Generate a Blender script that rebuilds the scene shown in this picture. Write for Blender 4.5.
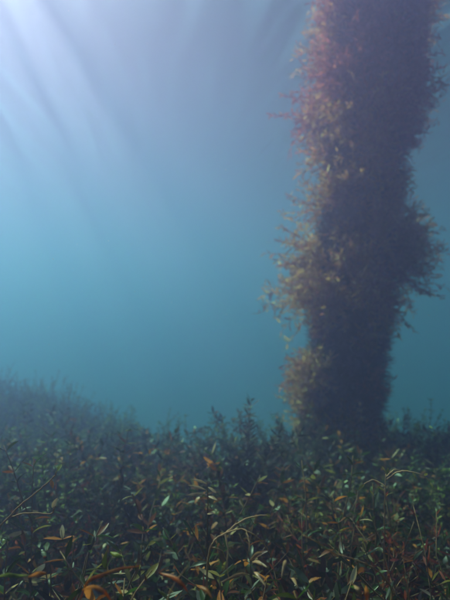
import bpy, math, random
import numpy as np
from mathutils import Vector, Matrix, Quaternion

sc = bpy.context.scene
for o in list(bpy.data.objects):
    bpy.data.objects.remove(o, do_unlink=True)
COL = sc.collection
R = math.radians

# ------------------------------------------------------------------ camera
CAM = Vector((0.0, 0.0, 1.35))
FPX = 552.0                                   # focal length in photo pixels (600 high)
cam_data = bpy.data.cameras.new('camera')
cam = bpy.data.objects.new('camera', cam_data)
COL.objects.link(cam)
cam.location = CAM
cam.rotation_euler = (R(90), 0, 0)
cam_data.sensor_fit = 'VERTICAL'
cam_data.sensor_height = 24.0
cam_data.lens = 24.0 * FPX / 600.0
cam_data.clip_start = 0.02
cam_data.clip_end = 300.0
cam_data.dof.use_dof = True
cam_data.dof.focus_distance = 1.0
cam_data.dof.aperture_fstop = 3.0
sc.camera = cam

# ------------------------------------------------------------------ sky, sun, exposure
SUN_DIR = Vector((-395, 525, 630)).normalized()        # towards the sun
sun_el = math.asin(SUN_DIR.z)
sun_az = math.atan2(SUN_DIR.x, SUN_DIR.y)
world = bpy.data.worlds.new('World')
sc.world = world
world.use_nodes = True
wn = world.node_tree.nodes
wn.clear()
sky = wn.new('ShaderNodeTexSky')
sky.sky_type = 'NISHITA'
sky.sun_disc = False
sky.sun_elevation = sun_el
sky.sun_rotation = sun_az
bg = wn.new('ShaderNodeBackground')
bg.inputs['Strength'].default_value = 0.09
wo = wn.new('ShaderNodeOutputWorld')
world.node_tree.links.new(sky.outputs[0], bg.inputs[0])
world.node_tree.links.new(bg.outputs[0], wo.inputs[0])

sun_data = bpy.data.lights.new('sun', 'SUN')
sun_data.energy = 5.0
sun_data.angle = R(0.8)
sun_data.color = (1.0, 0.70, 0.54)
sun = bpy.data.objects.new('sun', sun_data)
COL.objects.link(sun)
sun.location = (-3, 6, 12)
sun.rotation_euler = SUN_DIR.to_track_quat('Z', 'Y').to_euler()

vs = sc.view_settings
vs.view_transform = 'Standard'
vs.look = 'None'
vs.gamma = 1.0
vs.use_curve_mapping = False
vs.exposure = 1.12

sc.render.engine = 'CYCLES'
cy = sc.cycles
cy.use_denoising = True
cy.denoiser = 'OPENIMAGEDENOISE'
cy.max_bounces = 8
cy.volume_bounces = 3
cy.diffuse_bounces = 3
cy.glossy_bounces = 2
cy.transmission_bounces = 4
cy.transparent_max_bounces = 8
cy.sample_clamp_indirect = 4.0
cy.caustics_reflective = False
cy.caustics_refractive = False

# ------------------------------------------------------------------ helpers
def ray(px, py):
    """direction of a photo pixel, scaled so that one unit is one metre of depth"""
    return Vector(((px - 225.0) / FPX, 1.0, (300.0 - py) / FPX))

def at(px, py, d):
    return CAM + ray(px, py) * d

def tag(o, label=None, cat=None, group=None, kind=None):
    if label: o['label'] = label
    if cat: o['category'] = cat
    if group: o['group'] = group
    if kind: o['kind'] = kind
    return o

def link(name, data, parent=None):
    o = bpy.data.objects.new(name, data)
    COL.objects.link(o)
    if parent is not None:
        o.parent = parent
    return o

class MB:
    """collects vertices and faces of one mesh"""
    def __init__(self):
        self.v = []
        self.f = []
    def tube(self, pts, r0, r1, sides=5):
        pts = [Vector(p) for p in pts]
        n = len(pts)
        base = len(self.v)
        up = Vector((0.31, 0.17, 0.93))
        for i, p in enumerate(pts):
            t = (pts[min(i + 1, n - 1)] - pts[max(i - 1, 0)])
            if t.length < 1e-9: t = Vector((0, 0, 1))
            t.normalize()
            a = t.cross(up)
            if a.length < 1e-3: a = t.cross(Vector((1, 0, 0)))
            a.normalize()
            b = t.cross(a)
            r = r0 + (r1 - r0) * i / max(1, n - 1)
            for k in range(sides):
                w = 2 * math.pi * k / sides
                self.v.append(p + (a * math.cos(w) + b * math.sin(w)) * r)
        for i in range(n - 1):
            for k in range(sides):
                k2 = (k + 1) % sides
                self.f.append((base + i * sides + k, base + i * sides + k2,
                               base + (i + 1) * sides + k2, base + (i + 1) * sides + k))
        self.f.append(tuple(base + (n - 1) * sides + k for k in range(sides)))
        return self
    def leaf(self, p, d, nrm, ln, wd, bend=0.15, fine=False):
        """a lance-shaped blade from p along d; nrm is the face normal, bend its droop"""
        s = d.cross(nrm)
        if s.length < 1e-4: s = d.cross(Vector((0.3, 0.9, 0.2)))
        s.normalize()
        u = s.cross(d).normalized()
        b = len(self.v)
        if fine:
            prof = ((0.0, .10), (.18, .62), (.42, 1.0), (.68, .82), (.88, .4))
            for t, w in prof:
                c = p + d * (ln * t) - u * (bend * ln * t * t)
                self.v += [c - s * (wd * w * .5) + u * (wd * .16 * w), c, c + s * (wd * w * .5) + u * (wd * .16 * w)]
            self.v.append(p + d * ln - u * (bend * ln))
            for i in range(len(prof) - 1):
                q = b + i * 3
                self.f += [(q, q + 1, q + 4, q + 3), (q + 1, q + 2, q + 5, q + 4)]
            q = b + (len(prof) - 1) * 3
            e = b + len(prof) * 3
            self.f += [(q, q + 1, e), (q + 1, q + 2, e)]
        else:
            for t, w in ((0.3, .85), (.68, .8)):
                c = p + d * (ln * t) - u * (bend * ln * t * t)
                self.v += [c - s * (wd * w * .5), c + s * (wd * w * .5)]
            self.v += [p, p + d * ln - u * (bend * ln)]
            self.f += [(b + 4, b + 1, b), (b, b + 1, b + 3, b + 2), (b + 2, b + 3, b + 5)]
        return self
    def mesh(self, name, mat, smooth=True):
        m = bpy.data.meshes.new(name)
        m.from_pydata([tuple(x) for x in self.v], [], self.f)
        m.materials.append(mat)
        if smooth:
            m.polygons.foreach_set('use_smooth', [True] * len(m.polygons))
        m.update()
        return m

def curve_pts(p0, d, ln, n, rng, wob, up):
    """a wandering line from p0, bending towards up (positive) or down"""
    pts = [Vector(p0)]
    d = Vector(d).normalized()
    step = ln / n
    for i in range(n):
        d = (d + Vector((rng.gauss(0, wob), rng.gauss(0, wob), rng.gauss(0, wob * .6) + up))).normalized()
        pts.append(pts[-1] + d * step)
    return pts

def smooth_line(ctrl, n=6):
    """Catmull-Rom through control points"""
    c = [Vector(p) for p in ctrl]
    c = [c[0] * 2 - c[1]] + c + [c[-1] * 2 - c[-2]]
    out = []
    for i in range(1, len(c) - 2):
        a, b, d, e = c[i - 1], c[i], c[i + 1], c[i + 2]
        for k in range(n):
            t = k / n
            out.append(.5 * ((2 * b) + (d - a) * t + (2 * a - 5 * b + 4 * d - e) * t * t + (3 * b - a - 3 * d + e) * t ** 3))
    out.append(c[-2])
    return out

# ------------------------------------------------------------------ materials
def new_mat(name):
    m = bpy.data.materials.new(name)
    m.use_nodes = True
    m.node_tree.nodes.clear()
    return m, m.node_tree.nodes, m.node_tree.links

def leaf_mat(name, ramp, trans=0.45, rough=0.35, spec=0.02):
    """ramp: [(share, colour)]; every leaf picks one by chance, with blotches and an overgrown film"""
    m, N, L = new_mat(name)
    geo = N.new('ShaderNodeNewGeometry')
    oi = N.new('ShaderNodeObjectInfo')
    ad = N.new('ShaderNodeMath'); ad.operation = 'ADD'
    L.new(geo.outputs['Random Per Island'], ad.inputs[0])
    L.new(oi.outputs['Random'], ad.inputs[1])
    fr = N.new('ShaderNodeMath'); fr.operation = 'FRACT'
    L.new(ad.outputs[0], fr.inputs[0])
    cr = N.new('ShaderNodeValToRGB')
    cr.color_ramp.interpolation = 'CONSTANT'
    tot = sum(s for s, c in ramp)
    acc = 0.0
    el = cr.color_ramp.elements
    while len(el) > 1: el.remove(el[-1])
    for i, (s, c) in enumerate(ramp):
        e = el[0] if i == 0 else el.new(acc / tot)
        e.position = acc / tot
        e.color = (*c, 1)
        acc += s
    L.new(fr.outputs[0], cr.inputs[0])
    tc = N.new('ShaderNodeTexCoord')
    nz = N.new('ShaderNodeTexNoise')
    nz.inputs['Scale'].default_value = 70.0
    nz.inputs['Detail'].default_value = 3.0
    L.new(tc.outputs['Object'], nz.inputs['Vector'])
    mr = N.new('ShaderNodeMapRange')
    mr.inputs['From Min'].default_value = .3
    mr.inputs['From Max'].default_value = .7
    mr.inputs['To Min'].default_value = .55
    mr.inputs['To Max'].default_value = 1.25
    L.new(nz.outputs['Fac'], mr.inputs['Value'])
    mx = N.new('ShaderNodeMixRGB'); mx.blend_type = 'MULTIPLY'
    mx.inputs[0].default_value = 1.0
    L.new(cr.outputs[0], mx.inputs[1])
    L.new(mr.outputs[0], mx.inputs[2])
    df = N.new('ShaderNodeBsdfDiffuse')
    tr = N.new('ShaderNodeBsdfTranslucent')
    gl = N.new('ShaderNodeBsdfGlossy')
    gl.inputs['Roughness'].default_value = rough
    L.new(mx.outputs[0], df.inputs['Color'])
    L.new(mx.outputs[0], tr.inputs['Color'])
    m1 = N.new('ShaderNodeMixShader'); m1.inputs[0].default_value = trans
    L.new(df.outputs[0], m1.inputs[1]); L.new(tr.outputs[0], m1.inputs[2])
    m2 = N.new('ShaderNodeMixShader'); m2.inputs[0].default_value = spec
    L.new(m1.outputs[0], m2.inputs[1]); L.new(gl.outputs[0], m2.inputs[2])
    out = N.new('ShaderNodeOutputMaterial')
    L.new(m2.outputs[0], out.inputs['Surface'])
    return m

def rough_mat(name, c0, c1, scale, bump=0.0, rough=.8):
    m, N, L = new_mat(name)
    tc = N.new('ShaderNodeTexCoord')
    nz = N.new('ShaderNodeTexNoise')
    nz.inputs['Scale'].default_value = scale
    nz.inputs['Detail'].default_value = 8
    nz.inputs['Roughness'].default_value = .65
    L.new(tc.outputs['Object'], nz.inputs['Vector'])
    cr = N.new('ShaderNodeValToRGB')
    cr.color_ramp.elements[0].position = .35
    cr.color_ramp.elements[0].color = (*c0, 1)
    cr.color_ramp.elements[1].position = .68
    cr.color_ramp.elements[1].color = (*c1, 1)
    L.new(nz.outputs['Fac'], cr.inputs[0])
    p = N.new('ShaderNodeBsdfPrincipled')
    p.inputs['Roughness'].default_value = rough
    L.new(cr.outputs[0], p.inputs['Base Color'])
    if bump:
        b = N.new('ShaderNodeBump')
        b.inputs['Strength'].default_value = bump
        b.inputs['Distance'].default_value = .02
        L.new(nz.outputs['Fac'], b.inputs['Height'])
        L.new(b.outputs[0], p.inputs['Normal'])
    out = N.new('ShaderNodeOutputMaterial')
    L.new(p.outputs[0], out.inputs['Surface'])
    return m

M_GREEN = leaf_mat('pondweed_leaf', [(28, (.022, .034, .006)), (24, (.042, .050, .008)), (20, (.20, .055, .009)),
                                     (22, (.040, .085, .010)), (12, (.26, .20, .04)), (5, (.70, .48, .24)), (10, (.66, .21, .035))])
M_OLIVE = leaf_mat('small_weed_leaf', [(34, (.045, .095, .014)), (32, (.095, .175, .022)), (14, (.09, .075, .012)),
                                       (18, (.42, .46, .07)), (7, (.66, .60, .18))])
M_RED = leaf_mat('red_weed_frond', [(40, (.27, .050, .026)), (30, (.42, .08, .04)), (20, (.20, .055, .018)), (10, (.58, .16, .07))], trans=.55)
M_ROSE = leaf_mat('rosy_pile_weed', [(40, (.50, .11, .08)), (30, (.66, .16, .11)), (20, (.36, .10, .04)), (10, (.80, .28, .14))], trans=.65)
M_SPRIG = leaf_mat('tall_sprig_leaf', [(50, (.018, .022, .008)), (35, (.032, .032, .009)), (15, (.09, .07, .02))])
M_GOLD = leaf_mat('pile_weed_frond', [(34, (.64, .27, .07)), (26, (.78, .38, .11)), (20, (.70, .20, .10)),
                                      (12, (.88, .56, .22)), (8, (.56, .32, .08))], trans=.68)
M_TURF = leaf_mat('pile_turf', [(50, (.05, .038, .028)), (30, (.085, .05, .032)), (20, (.05, .048, .026))], trans=.4)
M_UNDER = leaf_mat('bed_undergrowth', [(40, (.014, .026, .005)), (30, (.026, .032, .006)), (18, (.055, .022, .005)),
                                       (9, (.12, .05, .012)), (3, (.40, .22, .09))])
M_ORANGE = leaf_mat('orange_leaf', [(50, (.62, .15, .022)), (50, (.55, .19, .03))], trans=.55)
M_PALE = leaf_mat('pale_leaf', [(50, (.62, .38, .20)), (50, (.50, .30, .14))], trans=.5, spec=.03)
M_LIME = leaf_mat('lime_leaf', [(50, (.22, .24, .03)), (50, (.34, .27, .05))], trans=.5)
M_STEM = rough_mat('weed_stem', (.09, .045, .015), (.26, .12, .045), 40)
M_TWIG = rough_mat('bare_twig', (.42, .21, .09), (.66, .36, .17), 60)
M_TWIG_D = rough_mat('brown_twig', (.28, .12, .04), (.50, .23, .09), 60)
M_POST = rough_mat('fouled_timber', (.035, .025, .02), (.12, .085, .06), 9, bump=.9)
M_BED = rough_mat('silty_seabed', (.035, .03, .02), (.11, .095, .065), 5, bump=.6)
M_SPECK = leaf_mat('drifting_speck', [(50, (.80, .78, .72)), (50, (.68, .70, .68))], trans=.6)

# ------------------------------------------------------------------ the setting
SURF = 3.55                                     # height of the water surface
def smst(a, b, x):
    t = min(1, max(0, (x - a) / (b - a)))
    return t * t * (3 - 2 * t)

def bed_z(x, y):
    """silty bed: a weedy bank under the camera that runs on to the left and drops away beyond the pile"""
    edge = float(np.interp(x, (-5, -2.24, -1.08, -.465, -.15, .15, .45, 1.5), (6.4, 5.5, 4.75, 3.95, 3.2, 2.95, 3.75, 3.8))) + .1 * math.sin(x * 2.9)
    drop = -.09 * smst(-.5, -1.8, x) * smst(2.6, 4.2, y) + 1.5 * smst(edge, edge + 2.4, y)
    z = .43 - .142 * (min(3.6, max(.2, y)) - .60)
    z += .17 * math.exp(-((x - .75) ** 2 / .6 + (y - 3.15) ** 2 / .25))
    z += -drop + .05 * math.sin(x * 1.7 + .4) * math.cos(y * 1.3) + .03 * math.sin(x * 4.1 + y * 3.2)
    return z

def sheet(name, xs, ys, zf, mat):
    v = [(x, y, zf(x, y)) for y in ys for x in xs]
    nx = len(xs)
    f = [(j * nx + i, j * nx + i + 1, (j + 1) * nx + i + 1, (j + 1) * nx + i)
         for j in range(len(ys) - 1) for i in range(nx - 1)]
    m = bpy.data.meshes.new(name)
    m.from_pydata(v, [], f)
    m.materials.append(mat)
    m.polygons.foreach_set('use_smooth', [True] * len(m.polygons))
    m.update()
    return link(name, m)

def spread(lo, hi, fine, far0, far1, nfar):
    mid = list(np.arange(lo, hi + 1e-6, fine))
    k = [(i / nfar) ** 1.8 for i in range(1, nfar + 1)]
    return [lo + (far0 - lo) * t for t in reversed(k)] + mid + [hi + (far1 - hi) * t for t in k]

tag(sheet('seabed', spread(-5, 5, .16, -38, 38, 14), spread(-1, 9, .16, -30, 45, 14), bed_z, M_BED), kind='structure')

# the rippled water surface, seen from below: clear where light meets it squarely, a mirror at a slant
wr = random.Random(21)
waves = []
for i in range(34):
    lam = wr.uniform(.16, .46) if i < 30 else wr.uniform(.8, 1.8)
    th = wr.gauss(R(8), R(4))
    waves.append((2 * math.pi / lam * math.cos(th), 2 * math.pi / lam * math.sin(th), wr.uniform(0, 6.28), lam * (.0095 if i < 30 else .0016)))
def wave_z(x, y):
    return SURF + sum(a * math.sin(kx * x + ky * y + p) for kx, ky, p, a in waves)
mw, N, L = new_mat('rippled_water')
lw = N.new('ShaderNodeLayerWeight')
lw.inputs['Blend'].default_value = .5
mr = N.new('ShaderNodeMapRange')
mr.interpolation_type = 'SMOOTHSTEP'
mr.inputs['From Min'].default_value = .24
mr.inputs['From Max'].default_value = .60
L.new(lw.outputs['Facing'], mr.inputs['Value'])
tb = N.new('ShaderNodeBsdfTransparent')
gb = N.new('ShaderNodeBsdfGlossy')
gb.inputs['Roughness'].default_value = .05
ms = N.new('ShaderNodeMixShader')
L.new(mr.outputs[0], ms.inputs[0]); L.new(tb.outputs[0], ms.inputs[1]); L.new(gb.outputs[0], ms.inputs[2])
ou = N.new('ShaderNodeOutputMaterial')
L.new(ms.outputs[0], ou.inputs['Surface'])
tag(sheet('water_surface', spread(-8, 5, .045, -40, 40, 16), spread(0, 14, .11, -32, 48, 16), wave_z, mw), kind='structure')

# the murky water itself: one closed box of even density
def box_mesh(name, lo, hi):
    x0, y0, z0 = lo; x1, y1, z1 = hi
    v = [(x0, y0, z0), (x1, y0, z0), (x1, y1, z0), (x0, y1, z0), (x0, y0, z1), (x1, y0, z1), (x1, y1, z1), (x0, y1, z1)]
    f = [(0, 3, 2, 1), (4, 5, 6, 7), (0, 1, 5, 4), (1, 2, 6, 5), (2, 3, 7, 6), (3, 0, 4, 7)]
    m = bpy.data.meshes.new(name)
    m.from_pydata(v, [], f)
    m.update()
    return m
mv, N, L = new_mat('murky_water')
pv = N.new('ShaderNodeVolumePrincipled')
SCAT = (.118, .095, .174)                       # scattering per metre
ABSO = (.205, .058, .036)                       # absorption per metre
DEN = 0.55
col = [s / DEN for s in SCAT]
ab = [(1 - a / (DEN * (1 - c))) ** 2 for a, c in zip(ABSO, col)]
pv.inputs['Density'].default_value = DEN
pv.inputs['Color'].default_value = (*col, 1)
pv.inputs['Absorption Color'].default_value = (*ab, 1)
pv.inputs['Anisotropy'].default_value = .85
ou = N.new('ShaderNodeOutputMaterial')
L.new(pv.outputs[0], ou.inputs['Volume'])
hm = box_mesh('haze', (-41, -33, -2.9), (41, 49, SURF - .12))
hm.materials.append(mv)
tag(link('haze', hm), 'blue green murky water filling the whole place', 'water', kind='stuff')

# ------------------------------------------------------------------ the overgrown pile
PD = 3.6                                         # its distance
P_LO = at(344, 410, PD)
P_HI = at(375, 0, PD)
P_AX = (P_HI - P_LO) / (P_HI.z - P_LO.z)        # per metre of height
def axis(z):
    return P_LO + P_AX * (z - P_LO.z)
base_pt = axis(bed_z(P_LO.x, PD) - .25)
P_TOP = SURF - .16
pile = link('overgrown_pile', None)
pile.location = base_pt
tag(pile, 'tall jetty pile thickly overgrown with brown and reddish seaweed', 'pile')
prng = random.Random(11)

def outline(z):
    """half widths of the weed mass to the left and right, from the photograph's outline"""
    tab = [(0, 60, 66), (60, 74, 70), (100, 78, 72), (120, 84, 72), (150, 70, 56), (180, 56, 60), (205, 72, 70), (240, 84, 74),
           (265, 74, 78), (292, 84, 58), (330, 50, 54), (360, 58, 52), (390, 62, 54), (420, 62, 54)]
    y = 300 - (z - CAM.z) / PD * FPX
    ys = [t[0] for t in tab]
    k = PD / FPX
    return np.interp(y, ys, [t[1] for t in tab]) * k, np.interp(y, ys, [t[2] for t in tab]) * k

POST_R = .21
PS = PD / 2.8                                    # the weed scales with the pile
pb = MB()
nz_, na_ = 60, 28
h_all = P_TOP - base_pt.z
for i in range(nz_ + 1):
    z = base_pt.z + h_all * i / nz_
    c = axis(z) - base_pt
    for k in range(na_):
        w = 2 * math.pi * k / na_
        r = POST_R * (1 + .07 * math.sin(3 * w + z * 4) + .06 * math.sin(5 * w - z * 7.3) + .05 * math.sin(z * 19 + w * 2) + prng.uniform(-.05, .05))
        pb.v.append(c + Vector((math.cos(w) * r, math.sin(w) * r, 0)))
for i in range(nz_):
    for k in range(na_):
        k2 = (k + 1) % na_
        pb.f.append((i * na_ + k, i * na_ + k2, (i + 1) * na_ + k2, (i + 1) * na_ + k))
pb.f.append(tuple(nz_ * na_ + k for k in range(na_)))
link('timber_post', pb.mesh('timber_post', M_POST), pile)

# short turf all round the post
tb_ = MB()
for i in range(15000):
    z = prng.uniform(base_pt.z + .2, P_TOP)
    w = prng.uniform(0, 2 * math.pi)
    n = Vector((math.cos(w), math.sin(w), 0))
    p = axis(z) - base_pt + n * POST_R * .97
    d = (n + Vector((prng.gauss(0, .45), prng.gauss(0, .45), prng.gauss(.15, .5)))).normalized()
    tb_.leaf(p, d, Vector((prng.gauss(0, 1), prng.gauss(0, 1), 1)), prng.uniform(.04, .12), prng.uniform(.005, .011), prng.uniform(-.2, .4))
tag(link('weed_turf', tb_.mesh('weed_turf', M_TURF), pile), kind='stuff')

def tuft_mesh(name, length, seed, mat):
    """one bushy seaweed: branching fronds along +X, set with narrow blades"""
    g = random.Random(seed)
    b = MB()
    for k in range(int(8 + length * 30)):
        d = Vector((1, g.gauss(0, .62), g.gauss(.12, .55)))
        ln = length * g.uniform(.55, 1.08)
        pts = curve_pts((-.01, g.gauss(0, .012), g.gauss(0, .012)), d, ln, 6, g, .14, .05)
        b.tube(pts, .0026, .0011, 3)
        nl = int(9 + ln * 62)
        for j in range(nl):
            t = (j + g.random()) / nl
            t = .18 + .82 * t
            i = min(5, int(t * 6))
            p = pts[i].lerp(pts[i + 1], t * 6 - i)
            ax = (pts[i + 1] - pts[i]).normalized()
            dd = (ax * g.uniform(.35, 1.1) + Vector((g.gauss(0, .7), g.gauss(0, .7), g.gauss(0, .7)))).normalized()
            b.leaf(p, dd, Vector((g.gauss(0, 1), g.gauss(0, 1), g.gauss(0, 1))), g.uniform(.022, .060), g.uniform(.0052, .011), g.uniform(-.3, .4))
    return b.mesh(name, mat)

TUFTS = {}
for s, ln in enumerate((.11, .18, .26, .36)):
    for k in range(3):
        TUFTS[(s, k)] = tuft_mesh('weed_tuft', ln, 100 + s * 10 + k, M_GOLD)
TLEN = (.11, .18, .26, .36)
RED_T = [tuft_mesh('red_weed_tuft', ln, 170 + i, M_ROSE) for i, ln in enumerate(TLEN)]

def add_tuft(z, w, reach, red=False, tilt=None):
    n = Vector((math.cos(w), math.sin(w), 0))
    s = min(range(4), key=lambda i: abs(TLEN[i] - reach))
    o = link('weed_tuft', RED_T[s] if red else TUFTS[(s, prng.randrange(3))], pile)
    o.location = axis(z) - base_pt + n * POST_R * .95
    t = prng.gauss(.15, .3) if tilt is None else tilt
    q = (n + Vector((0, 0, t))).normalized().to_track_quat('X', 'Z')
    q = q @ Quaternion((1, 0, 0), prng.uniform(0, 6.28))
    o.rotation_euler = q.to_euler()
    o.scale = (reach / TLEN[s],) * 3
    return o

placed = []
tries = 0
n_tuft = 0
while n_tuft < 276 and tries < 40000:
    tries += 1
    z = prng.uniform(.45, P_TOP - .05)
    w = prng.uniform(0, 2 * math.pi)
    if math.sin(w) > .3 and prng.random() > .18: continue              # fewer on the far side
    p = axis(z) + Vector((math.cos(w), math.sin(w), 0)) * POST_R
    if any((p - q).length < .205 for q in placed): continue
    placed.append(p)
    lft, rgt = outline(z)
    c = math.cos(w)
    rr = (lft if c < 0 else rgt) * abs(c) ** 1.3 + (.86 * (lft + rgt) / 2) * (1 - abs(c) ** 1.3)
    full = max(.06, rr - POST_R) * prng.choice((.3, .6, 1.0, 1.2, 1.35)) + .03
    red = prng.random() < (.5 if z > 2.35 else .15)
    for k in range(4 if full < .13 else 6):
        reach = max(.08, full * prng.uniform(.6, 1.05))
        add_tuft(z + prng.gauss(0, .05), w + prng.gauss(0, .17), reach, red=red, tilt=prng.gauss(.15, .35))
        n_tuft += 1

# the tufts that stand out of the outline
for px, py, d in ((283, 118, .16), (281, 204, .2), (268, 250, .24), (262, 292, .26), (290, 375, .17), (288, 405, .18), (366, 300, .16), (384, 305, .16),
                  (350, 275, .14), (375, 375, .13), (433, 110, .2), (431, 240, .22), (430, 262, .22), (300, 150, .18), (345, 45, .16), (372, 110, .14), (325, 120, .2), (330, 185, .2)):
    p = at(px, py, PD)
    z = p.z
    d = d * PS * 1.25
    dx = (p.x - axis(z).x) / (POST_R + d * .8)
    dx = max(-1, min(1, dx))
    w = -math.acos(dx)
    add_tuft(z - .03, w, d + .02, red=(px, py) in ((375, 375), (345, 45)), tilt=.18)

# ------------------------------------------------------------------ a plank walkway added out of view to shade the water nearest the camera
M_PLANK = rough_mat('weathered_plank', (.10, .085, .07), (.24, .21, .18), 12, bump=.4)
J_Z = SURF + .40
jetty = link('added_shade_walkway', None)
jetty.location = (0, 2.5, SURF + .2)
tag(jetty, 'added unseen plank walkway above the water, shading the nearest water', 'jetty')
def slab(name, c, size, mat, parent):
    m = box_mesh(name, [-v / 2 for v in size], [v / 2 for v in size])
    m.materials.append(mat)
    o = link(name, m, parent)
    o.location = Vector(c) - parent.location
    return o
J_Y0, J_Y1 = 1.95, 2.86
n_pl = 7
w_pl = (J_Y1 - J_Y0) / n_pl
for k in range(n_pl):
    slab('plank', (prng.uniform(-.04, .04), J_Y0 + (k + .5) * w_pl, J_Z + prng.uniform(-.002, .002)), (16.0, w_pl - .006, .042), M_PLANK, jetty)
for xx in (-6.6, -3.9, 3.0, 6.4):
    slab('bearer', (xx, (J_Y0 + J_Y1) / 2, J_Z - .10), (.12, J_Y1 - J_Y0 - .04, .14), M_PLANK, jetty)

# ------------------------------------------------------------------ plants of the bed
def plant_layout(seed, h, spread_, nstem, whorls, per, leaf_l, leaf_w, branch=.6):
    """stems as one mesh builder and a list of leaves (point, direction, normal, length, width, bend)"""
    g = random.Random(seed)
    st = MB()
    leaves = []
    def dress(pts, n, t0):
        m = len(pts) - 1
        for j in range(n):
            t = t0 + (1 - t0) * ((j + g.uniform(.2, 1)) / n) ** .8
            i = min(m - 1, int(t * m))
            p = pts[i].lerp(pts[i + 1], t * m - i)
            ax = (pts[i + 1] - pts[i]).normalized()
            a0 = g.uniform(0, 6.28)
            s = ax.cross(Vector((.2, .9, .3))).normalized()
            u = ax.cross(s)
            k_n = max(1, int(round(per + g.gauss(0, .7))))
            for k in range(k_n):
                a = a0 + 6.28 * k / k_n + g.gauss(0, .25)
                o = s * math.cos(a) + u * math.sin(a)
                d = (o + ax * g.uniform(.1, 1.1)).normalized()
                nr = (ax - o * .4 + Vector((g.gauss(0, .35), g.gauss(0, .35), g.gauss(0, .35)))).normalized()
                leaves.append((p, d, nr, leaf_l * g.uniform(.6, 1.25), leaf_w * g.uniform(.65, 1.2), g.uniform(-.15, .45)))
    for k in range(nstem):
        a = 6.28 * k / nstem + g.gauss(0, .4)
        sp = spread_ * g.uniform(.3, 1.1)
        hh = h * g.uniform(.62, 1.08)
        d = Vector((math.cos(a) * sp, math.sin(a) * sp, 1))
        pts = curve_pts((g.gauss(0, .015), g.gauss(0, .015), -.03), d, hh, 9, g, .11, .02)
        st.tube(pts, .0034, .0014, 4)
        dress(pts, whorls, .35)
        for b in range(3):
            if g.random() < branch:
                i = g.randrange(3, 8)
                bd = (pts[i + 1] - pts[i]).normalized() + Vector((g.gauss(0, .6), g.gauss(0, .6), .15))
                bp = curve_pts(pts[i], bd, hh * g.uniform(.16, .34), 5, g, .12, .05)
                st.tube(bp, .0022, .0011, 3)
                dress(bp, max(2, int(whorls * .45)), .25)
    return st, leaves

def foliage_mesh(name, leaves, mat, fine=False):
    b = MB()
    for p, d, n, ln, wd, bend in leaves:
        b.leaf(p, d, n, ln, wd, bend, fine)
    return b.mesh(name, mat)

def feather_layout(seed, h):
    """a fluffy red weed: fans of fine filaments"""
    g = random.Random(seed)
    st = MB(); leaves = []
    for k in range(16):
        a = g.uniform(0, 6.28); sp = g.uniform(.1, .75)
        pts = curve_pts((0, 0, -.02), (math.cos(a) * sp, math.sin(a) * sp, 1), h * g.uniform(.6, 1.05), 7, g, .26, -.02)
        st.tube(pts, .002, .0009, 3)
        for j in range(26):
            t = g.uniform(.3, 1) * 7
            i = min(6, int(t))
            p = pts[i].lerp(pts[i + 1], t - i)
            d = (pts[i + 1] - pts[i]).normalized() * .7 + Vector((g.gauss(0, .55), g.gauss(0, .55), g.gauss(.1, .4)))
            leaves.append((p, d.normalized(), Vector((g.gauss(0, 1), g.gauss(0, 1), g.gauss(0, 1))), g.uniform(.014, .034), g.uniform(.003, .006), g.uniform(-.2, .3)))
    return st, leaves

# single leaf shapes shared by the plants whose leaves show one by one
LEAF_SHAPES = []
for k, (bend, mat) in enumerate(((.05, M_GREEN), (.25, M_GREEN), (-.12, M_GREEN), (.4, M_GREEN))):
    b = MB().leaf(Vector((0, 0, 0)), Vector((1, 0, 0)), Vector((0, 0, 1)), 1.0, (.30, .34, .25, .31)[k], bend, True)
    LEAF_SHAPES.append(b.mesh('leaf', mat))

def frame(p, d, n, ln):
    s = d.cross(n)
    if s.length < 1e-4: s = d.cross(Vector((.3, .9, .2)))
    s.normalize()
    u = s.cross(d).normalized()
    m = Matrix((d, -s, u)).transposed().to_4x4()
    return Matrix.Translation(p) @ m @ Matrix.Scale(ln, 4)

PROTO = {}
def make_proto(key, name, st, leaves, mat, part='foliage', separate=False):
    PROTO[key] = dict(name=name, stem=st.mesh('stem', M_STEM), leaves=leaves, sep=separate,
                      fol=None if separate else foliage_mesh(part, leaves, mat), part=part)

for k in range(6):
    make_proto(('leafy', k), 'leafy_waterweed', *plant_layout(20 + k, .66, .40, 7, 10, 3.2,   .042, .0148), M_GREEN)
for k in range(6):
    make_proto(('bushy', k), 'bushy_waterweed', *plant_layout(40 + k, .62, .60, 12, 15, 3.6, .024, .0075, 1.0), M_OLIVE)
for k in range(4):
    make_proto(('red', k), 'feathery_red_weed', *feather_layout(60 + k, .5), M_RED)
for k in range(4):
    make_proto(('sprig', k), 'tall_weed_sprig', *plant_layout(70 + k, .92, .16, 3, 15, 6, .05, .0075, .9), M_SPRIG)
make_proto(('starry', 0), 'tall_weed_sprig', *plant_layout(75, .92, .16, 7, 14, 6, .062, .011, 1.0), M_SPRIG)
for k in range(4):
    make_proto(('near', k), 'broad_leaf_waterweed', *plant_layout(80 + k, .62, .36, 4, 7, 2.6, .042, .012, .5), M_GREEN, separate=True)

def put(key, x, y, h_scale, label, group, cat='plant', rz=None, sink=0.0, tilt=(0, 0)):
    pr = PROTO[key]
    e = link(pr['name'], None)
    e.location = (x, y, bed_z(x, y) - sink)
    e.rotation_euler = (tilt[0], tilt[1], brng.uniform(0, 6.28) if rz is None else rz)
    e.scale = (h_scale,) * 3
    e.empty_display_size = .05
    tag(e, label, cat, group)
    st = link('stem', pr['stem'], e)
    if pr['sep']:
        for p, d, n, ln, wd, bend in pr['leaves']:
            o = link('leaf', LEAF_SHAPES[brng.randrange(4)], st)
            o.matrix_local = frame(p, d, n, ln)
    else:
        link(pr['part'], pr['fol'], st)
    return e

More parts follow.
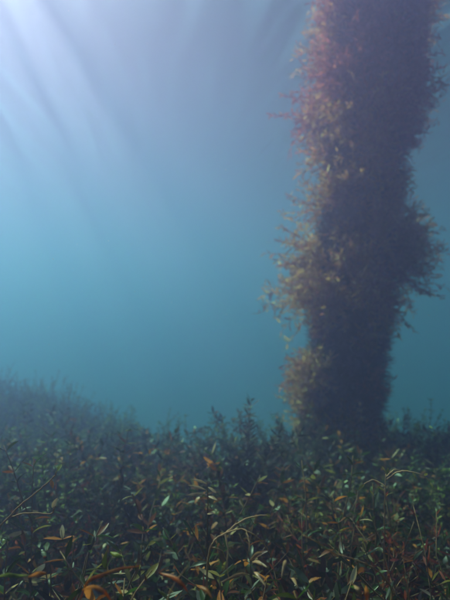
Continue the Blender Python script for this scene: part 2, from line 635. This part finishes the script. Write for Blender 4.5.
brng = random.Random(33)
PX, PY = P_LO.x, PD
KIND_TXT = {'near': 'broad leaved brown green waterweed', 'leafy': 'narrow leaved green brown waterweed',
            'bushy': 'bushy waterweed with tiny olive leaves', 'red': 'feathery red brown weed', 'sprig': 'thin dark starry weed sprig'}
LANDMARKS = [('the forked twig', (.02, .8)), ('the slanting bare stem', (-.37, 1.05)), ('the pale leaved sprig', (-.04, 1.15)),
             ('the yellowish drooping sprig', (.38, 1.3)), ('the tall starry sprig', (.08, 2.3)), ('the upright dark sprig', (-.22, 1.9)),
             ('the curled orange leaves', (-.14, .66)), ('the thin arching stem', (.17, .74)), ('the widest red clump', (.26, 1.35)),
             ('the foot of the overgrown pile', (PX, PY))]
def describe(kind, x, y, hs):
    size = 'tall ' if hs > .93 else ('low ' if hs < .82 else '')
    if y > 3.4 and x < -.2:
        where = 'far out on the hazy bank' if y > 5.2 else ('halfway along the hazy bank' if y > 4.2 else 'at the near end of the hazy bank')
        return size + KIND_TXT[kind] + ' ' + where
    name, q = min(LANDMARKS, key=lambda l: math.hypot(l[1][0] - x, l[1][1] - y))
    rel_ = 'beyond' if y > q[1] + .25 else ('before' if y < q[1] - .25 else 'beside')
    return size + KIND_TXT[kind] + ' ' + rel_ + ' ' + name
def relief(x, y):
    """uneven height of the weed from place to place"""
    k = smst(.5, 1.4, y)
    return 1 + k * .24 * math.sin(x * 4.3 + 1.1) * math.cos(y * 3.9 + .5) + k * .14 * math.sin(x * 9.1 - y * 6.3)

# near plants, leaf by leaf
def scatter(n, y0, y1, margin, gap, used, cond=None):
    out = []
    t = 0
    while len(out) < n and t < n * 400:
        t += 1
        y = math.sqrt(brng.uniform(y0 * y0, y1 * y1))
        x = brng.uniform(-1, 1) * (y * .408 + margin)
        if math.hypot(x - PX, y - PY) < .32: continue
        if cond and not cond(x, y): continue
        if any((x - a) ** 2 + (y - b) ** 2 < gap * gap for a, b in used): continue
        used.append((x, y))
        out.append((x, y))
    return out

used = []
def fill(kind, nvar, spots, lo, hi, group, lean):
    for i, (x, y) in enumerate(spots):
        hs = min(brng.uniform(lo, hi) * relief(x, y), 1.06)
        put((kind, i % nvar), x, y, hs, describe(kind, x, y, hs), group, tilt=(brng.gauss(0, lean), brng.gauss(0, lean)))
fill('near', 4, scatter(44, .50, 1.4, .05, .095, used), .78, 1.0, 'broad leaved waterweeds', .3)
fill('leafy', 6, scatter(100, .9, 3.2, .12, .11, used), .66, .94, 'narrow leaved waterweeds', .28)
fill('bushy', 6, scatter(66, 1.6, 3.8, .15, .12, used), .72, 1.0, 'bushy waterweeds', .2)
fill('bushy', 6, scatter(120, 3.3, 7.4, .3, .17, used, lambda x, y: x < -.1 or y < 4.2), .74, 1.04, 'bushy waterweeds', .08)
fill('red', 4, scatter(40, .95, 3.0, .05, .075, used, lambda x, y: math.sin(x * 5.1 + 5.3) * math.cos(y * 3.3 + 1.2) > .25), .95, 1.3, 'feathery red weeds', .1)
fill('sprig', 4, scatter(5, 1.8, 3.2, .1, .16, used), .62, .80, 'tall weed sprigs', .08)

# plants that can be picked out in the photograph
def put_px(key, px, py_top, y, full_h, label, group):
    p = at(px, py_top, y)
    z0 = bed_z(p.x, y)
    return put(key, p.x, y, max(.2, (p.z - z0) / full_h), label, group)
put_px(('red', 0), 332, 478, 1.35, .47, 'fluffy red weed clump with the widest head, before the pile', None)
put_px(('red', 2), 383, 498, 1.12, .47, 'low red weed clump beside the widest red clump', None)
put_px(('starry', 0), 244, 405, 2.3, .9, 'dark starry sprig rising clear of the bed beside the pile', None)
put_px(('sprig', 2), 160, 436, 1.9, .85, 'dark upright sprig rising from the bank left of the starry sprig', None)

# the tangle below and between them, beyond counting
def undergrowth():
    g = np.random.default_rng(9)
    n = 70000
    y = np.sqrt(g.uniform(.40 ** 2, 6.5 ** 2, n * 2))
    keep = g.random(n * 2) < np.clip(2.6 / y, 0, 1)
    y = y[keep][:n]
    n = len(y)
    x = g.uniform(-1, 1, n) * (y * .43 + .35)
    z0 = np.array([bed_z(a, b) for a, b in zip(x, y)])
    hump = .38 + .07 * np.sin(x * 5.3 + 1.2) * np.cos(y * 4.7) + .05 * np.sin(x * 11 + y * 9)
    z = z0 + hump * g.random(n) ** .75
    p = np.stack([x, y, z], 1)
    d = g.normal(0, 1, (n, 3)); d[:, 2] = d[:, 2] * .7 + .45
    d /= np.linalg.norm(d, axis=1)[:, None]
    r = g.normal(0, 1, (n, 3))
    s = np.cross(d, r); s /= np.linalg.norm(s, axis=1)[:, None]
    u = np.cross(s, d)
    ln = g.uniform(.025, .060, n)[:, None]
    wd = g.uniform(.008, .018, n)[:, None]
    bd = g.uniform(-.2, .45, n)[:, None]
    def c(t): return p + d * ln * t - u * bd * ln * t * t
    V = np.stack([p, c(.32) - s * wd * .45, c(.32) + s * wd * .45, c(.68) - s * wd * .42, c(.68) + s * wd * .42, c(1.0)], 1).reshape(-1, 3)
    b = np.arange(n)[:, None] * 6
    tri = np.concatenate([b + np.array([[0, 2, 1]]), b + np.array([[1, 2, 4]]), b + np.array([[1, 4, 3]]), b + np.array([[3, 4, 5]])], 1).reshape(-1, 3)
    m = bpy.data.meshes.new('undergrowth')
    m.from_pydata(V.tolist(), [], tri.tolist())
    m.materials.append(M_UNDER)
    m.polygons.foreach_set('use_smooth', [True] * len(m.polygons))
    m.update()
    return m
tag(link('undergrowth', undergrowth()), 'dark tangled leafy undergrowth covering the bed', 'undergrowth', kind='stuff')

# ------------------------------------------------------------------ bare twigs and stray leaves
def rel(pts, o):
    return [Vector(p) - o for p in pts]

def twig(name, lines, d, r, mat, label, cat='twig', group=None):
    """lines: lists of (px, py, depth offset); the first line's first point is its foot; each line is one branch"""
    k_ = min(1, d / 1.3)
    org = at(lines[0][0][0], lines[0][0][1], d + lines[0][0][2] * k_)
    e = link(name, None)
    e.location = org
    e.empty_display_size = .05
    tag(e, label, cat, group)
    for i, ln in enumerate(lines):
        pts = smooth_line(rel([at(x, y, d + o * k_) for x, y, o in ln], org), 6)
        jr = random.Random(len(pts) + i)
        pts = [q + Vector((jr.gauss(0, r * .2), jr.gauss(0, r * .2), jr.gauss(0, r * .2))) for q in pts]
        b = MB().tube(pts, r if i == 0 else r * .8, r * .45, 6)
        link('stem' if i == 0 else 'branch', b.mesh('twig_piece', mat), e)
    return e, org

def lone_leaf(parent, org, p0, p1, d0, d1, wd, mat, nrm=None, bend=.15):
    a = at(p0[0], p0[1], d0) - org
    b = at(p1[0], p1[1], d1) - org
    v = b - a
    n = Vector(nrm) if nrm else Vector((.25, -.6, .75))
    o = link('leaf', MB().leaf(Vector((0, 0, 0)), v.normalized(), n, v.length, wd, bend, True).mesh('leaf', mat), parent)
    o.location = a
    return o

t, og = twig('bare_stem', [[(-30, 640, .25), (-14, 552, .12), (8, 518, .02), (32, 496, 0), (52, 479, 0), (57, 471, 0)],
                           [(8, 518, .02), (28, 513, 0), (50, 514, -.02), (55, 506, -.03)]], 1.05, .0023, M_TWIG_D,
              'long bare brown stem slanting up with one orange leaf near its tip')
lone_leaf(t, og, (51, 480), (53, 488), 1.05, 1.04, .008, M_ORANGE)
lone_leaf(t, og, (57, 471), (62, 463), 1.05, 1.07, .007, M_LIME)
lone_leaf(t, og, (52, 508), (57, 498), 1.02, 1.02, .008, M_PALE)

t, og = twig('forked_twig', [[(206, 640, .10), (207, 575, .06), (211, 547, 0), (220, 536, 0), (236, 530, -.02), (245, 530, -.03), (249, 541, -.05), (250, 553, -.06)],
                             [(226, 533, -.01), (238, 523, .02), (252, 517, .04), (267, 515, .05)],
                             [(244, 530, -.03), (254, 535, -.03), (264, 544, -.02), (272, 557, 0)],
                             [(225, 534, -.01), (228, 548, -.03), (227, 566, -.04), (229, 580, -.04)],
                             [(211, 547, 0), (222, 551, .03), (227, 562, .04)]], 0.80, .0016, M_TWIG,
              'pale bare forked twig arching over the broad leaves')
lone_leaf(t, og, (265, 515), (271, 515), 0.85, 0.85, .005, M_LIME)
t, og = twig('arching_twig', [[(380, 640, .1), (392, 597, .06), (386, 580, .03), (372, 567, 0), (352, 559, -.02), (332, 552, -.03), (318, 543, -.03), (303, 535, -.02)]], 0.74, .0014, M_TWIG_D,
              'long thin brown stem arching low across the dark leaves')
t, og = twig('bent_stem', [[(408, 640, .04), (409, 605, .03), (407, 588, .01), (400, 576, 0), (396, 568, 0)]], 0.70, .0017, M_TWIG,
              'short pale stem bent over at the end of the thin arching stem')
t, og = twig('yellow_sprig', [[(384, 600, .1), (384, 540, .05), (385, 500, 0), (386, 474, 0)],
                              [(386, 480, 0), (398, 472, -.03), (412, 472, -.05), (424, 476, -.06), (430, 482, -.06)],
                              [(386, 487, 0), (374, 480, .02), (364, 484, .03)],
                              [(386, 477, 0), (395, 470, .03), (404, 472, .04)]], 1.3, .0022, M_TWIG,
              'yellowish sprig with drooping side arms before the pile')
for a, b_ in (((386, 474), (384, 466)), ((386, 474), (390, 467)), ((412, 472), (418, 480)), ((430, 482), (433, 488)), ((364, 484), (359, 489)),
              ((374, 480), (372, 474)), ((424, 476), (428, 472)), ((385, 492), (379, 486)), ((385, 497), (392, 491)), ((404, 472), (409, 469))):
    lone_leaf(t, og, a, b_, 1.3, 1.28, .007, M_LIME)
t, og = twig('pale_sprig', [[(207, 620, .1), (207, 540, .04), (208, 505, 0), (207, 482, 0)]], 1.15, .002, M_STEM,
              'upright sprig with a few pale cream leaves sticking out sideways')
for a, b_ in (((206, 490), (189, 484)), ((206, 494), (186, 494)), ((207, 484), (193, 478)), ((208, 487), (216, 492)), ((208, 496), (217, 499)), ((207, 514), (214, 512))):
    lone_leaf(t, og, a, b_, 1.15, 1.13, .0068, M_PALE, (.1, -.7, .7))
t, og = twig('beaded_sprig', [[(362, 470, .05), (361, 440, 0), (361, 424, 0), (360, 404, 0)]], 2.9, .003, M_STEM,
              'thin sprig with three pale buds standing against the pile')
for q in ((360, 404), (361, 411), (361, 418)):
    b = MB()
    nn = 6
    c = at(q[0], q[1], 2.9) - og
    for i, (zz, rr) in enumerate(((-.009, .002), (-.004, .007), (.003, .0075), (.009, .002))):
        for k in range(nn):
            b.v.append(Vector((rr * math.cos(k * 6.283 / nn), rr * math.sin(k * 6.283 / nn), zz)))
    for i in range(3):
        for k in range(nn):
            b.f.append((i * nn + k, i * nn + (k + 1) % nn, (i + 1) * nn + (k + 1) % nn, (i + 1) * nn + k))
    b.f += [tuple(reversed(range(nn))), tuple(range(3 * nn, 4 * nn))]
    o = link('bud', b.mesh('bud', M_PALE), t)
    o.location = c

def ribbon(name, ctrl, d, wd, mat, label, cat='leaf', group=None):
    """a long curled strap leaf lying on the plants"""
    org = at(ctrl[0][0], ctrl[0][1], d + ctrl[0][2])
    pts = smooth_line(rel([at(x, y, d + o) for x, y, o in ctrl], org), 6)
    b = MB()
    n = len(pts)
    for i, p in enumerate(pts):
        tt = (pts[min(i + 1, n - 1)] - pts[max(0, i - 1)]).normalized()
        s = tt.cross(Vector((0.15, -.75, .55 + .3 * math.sin(i * .5)))).normalized()
        up = s.cross(tt)
        w = wd * .5 * (math.sin(math.pi * (0.06 + .92 * i / (n - 1))) ** 1.1)
        b.v += [p - s * w + up * w * .35, p, p + s * w + up * w * .35]
    for i in range(n - 1):
        q = i * 3
        b.f += [(q, q + 1, q + 4, q + 3), (q + 1, q + 2, q + 5, q + 4)]
    o = link(name, b.mesh(name, mat))
    o.location = org
    sm = o.modifiers.new('thickness', 'SOLIDIFY')
    sm.thickness = .0006
    tag(o, label, cat, group)
    return o
ribbon('orange_strap_leaf', [(80, 600, .02), (88, 582, 0), (103, 575, -.02), (120, 569, -.02), (140, 566, 0)], 0.67, .0042, M_ORANGE, 'long orange brown strap leaf arching over the broad orange leaf')
ribbon('orange_broad_leaf', [(82, 590, 0), (92, 587, -.02), (104, 592, -.03), (112, 602, -.02)], 0.63, .0042, M_ORANGE, 'broad curled orange leaf under the orange strap leaf')
ribbon('curled_leaf', [(160, 573, 0), (172, 577, -.01), (182, 584, -.02), (188, 592, -.02)], 0.65, .0042, M_ORANGE, 'bright orange blade crossed by a thin stick')
ribbon('curled_leaf', [(198, 586, 0), (206, 590, -.01), (212, 598, -.02)], 0.64, .004, M_ORANGE, 'small curved orange blade beside the crossed blade')
ribbon('yellowish_leaf', [(-6, 578, 0), (6, 575, -.01), (18, 576, -.02), (30, 575, -.03)], 0.67, .004, M_LIME, 'narrow yellowish blade lying beside the short orange blade')
ribbon('curled_leaf', [(28, 577, 0), (38, 574, -.01), (46, 573, -.02)], 0.66, .005, M_ORANGE, 'short orange blade at the end of the yellowish blade')
ribbon('lime_leaf', [(110, 552, 0), (116, 555, -.01), (124, 557, -.02)], 0.76, .006, M_LIME, 'single bright green leaf above the orange strap leaf')
ribbon('white_tipped_leaf', [(354, 585, 0), (358, 590, -.01), (362, 600, -.01)], 0.64, .0045, M_PALE, 'pale curved leaf in the dark gap beside the orange tipped leaf')
ribbon('orange_tipped_leaf', [(366, 586, 0), (367, 594, -.01), (367, 604, -.01)], 0.64, .005, M_ORANGE, 'upright orange leaf beside the pale curved leaf')
for i, (a, b_) in enumerate((((248, 574), (229, 580)), ((252, 562), (263, 566)), ((254, 572), (262, 582)), ((262, 553), (253, 559)), ((286, 560), (283, 572)), ((291, 578), (296, 585)))):
    ribbon('pale_leaf', [(a[0], a[1], 0), ((a[0] + b_[0]) / 2, (a[1] + b_[1]) / 2 - 2, -.01), (a[0] + (b_[0] - a[0]) * 1.45, a[1] + (b_[1] - a[1]) * 1.45, -.03)], 0.74, .0042, M_PALE,
           'pale pointed leaf hanging under the forked twig', 'leaf', 'pale leaves under the forked twig')
for lx in ([(170, 592, 0), (180, 576, -.01), (188, 566, -.02)],):
    twig('thin_stick', [[(160, 625, .02)] + lx], 0.64, .0011, M_TWIG, 'thin pale stick crossing the bright orange blade')

# ------------------------------------------------------------------ specks drifting in the water
g = random.Random(77)
b = MB()
for i in range(420):
    d = g.uniform(1.3, 3.2)
    p = at(g.uniform(-20, 470), g.uniform(-20, 480), d)
    r = g.uniform(.0007, .0017)
    k = len(b.v)
    ax = [Vector((g.uniform(.5, 1.4), 0, 0)), Vector((0, g.uniform(.5, 1.4), 0)), Vector((0, 0, g.uniform(.5, 1.4)))]
    for a in ax:
        b.v += [p + a * r, p - a * r]
    b.f += [(k + i0, k + j0, k + l0) for i0 in (0, 1) for j0 in (2, 3) for l0 in (4, 5)]
tag(link('drifting_specks', b.mesh('drifting_specks', M_SPECK, False)), 'tiny pale specks drifting in the water', 'specks', kind='stuff')
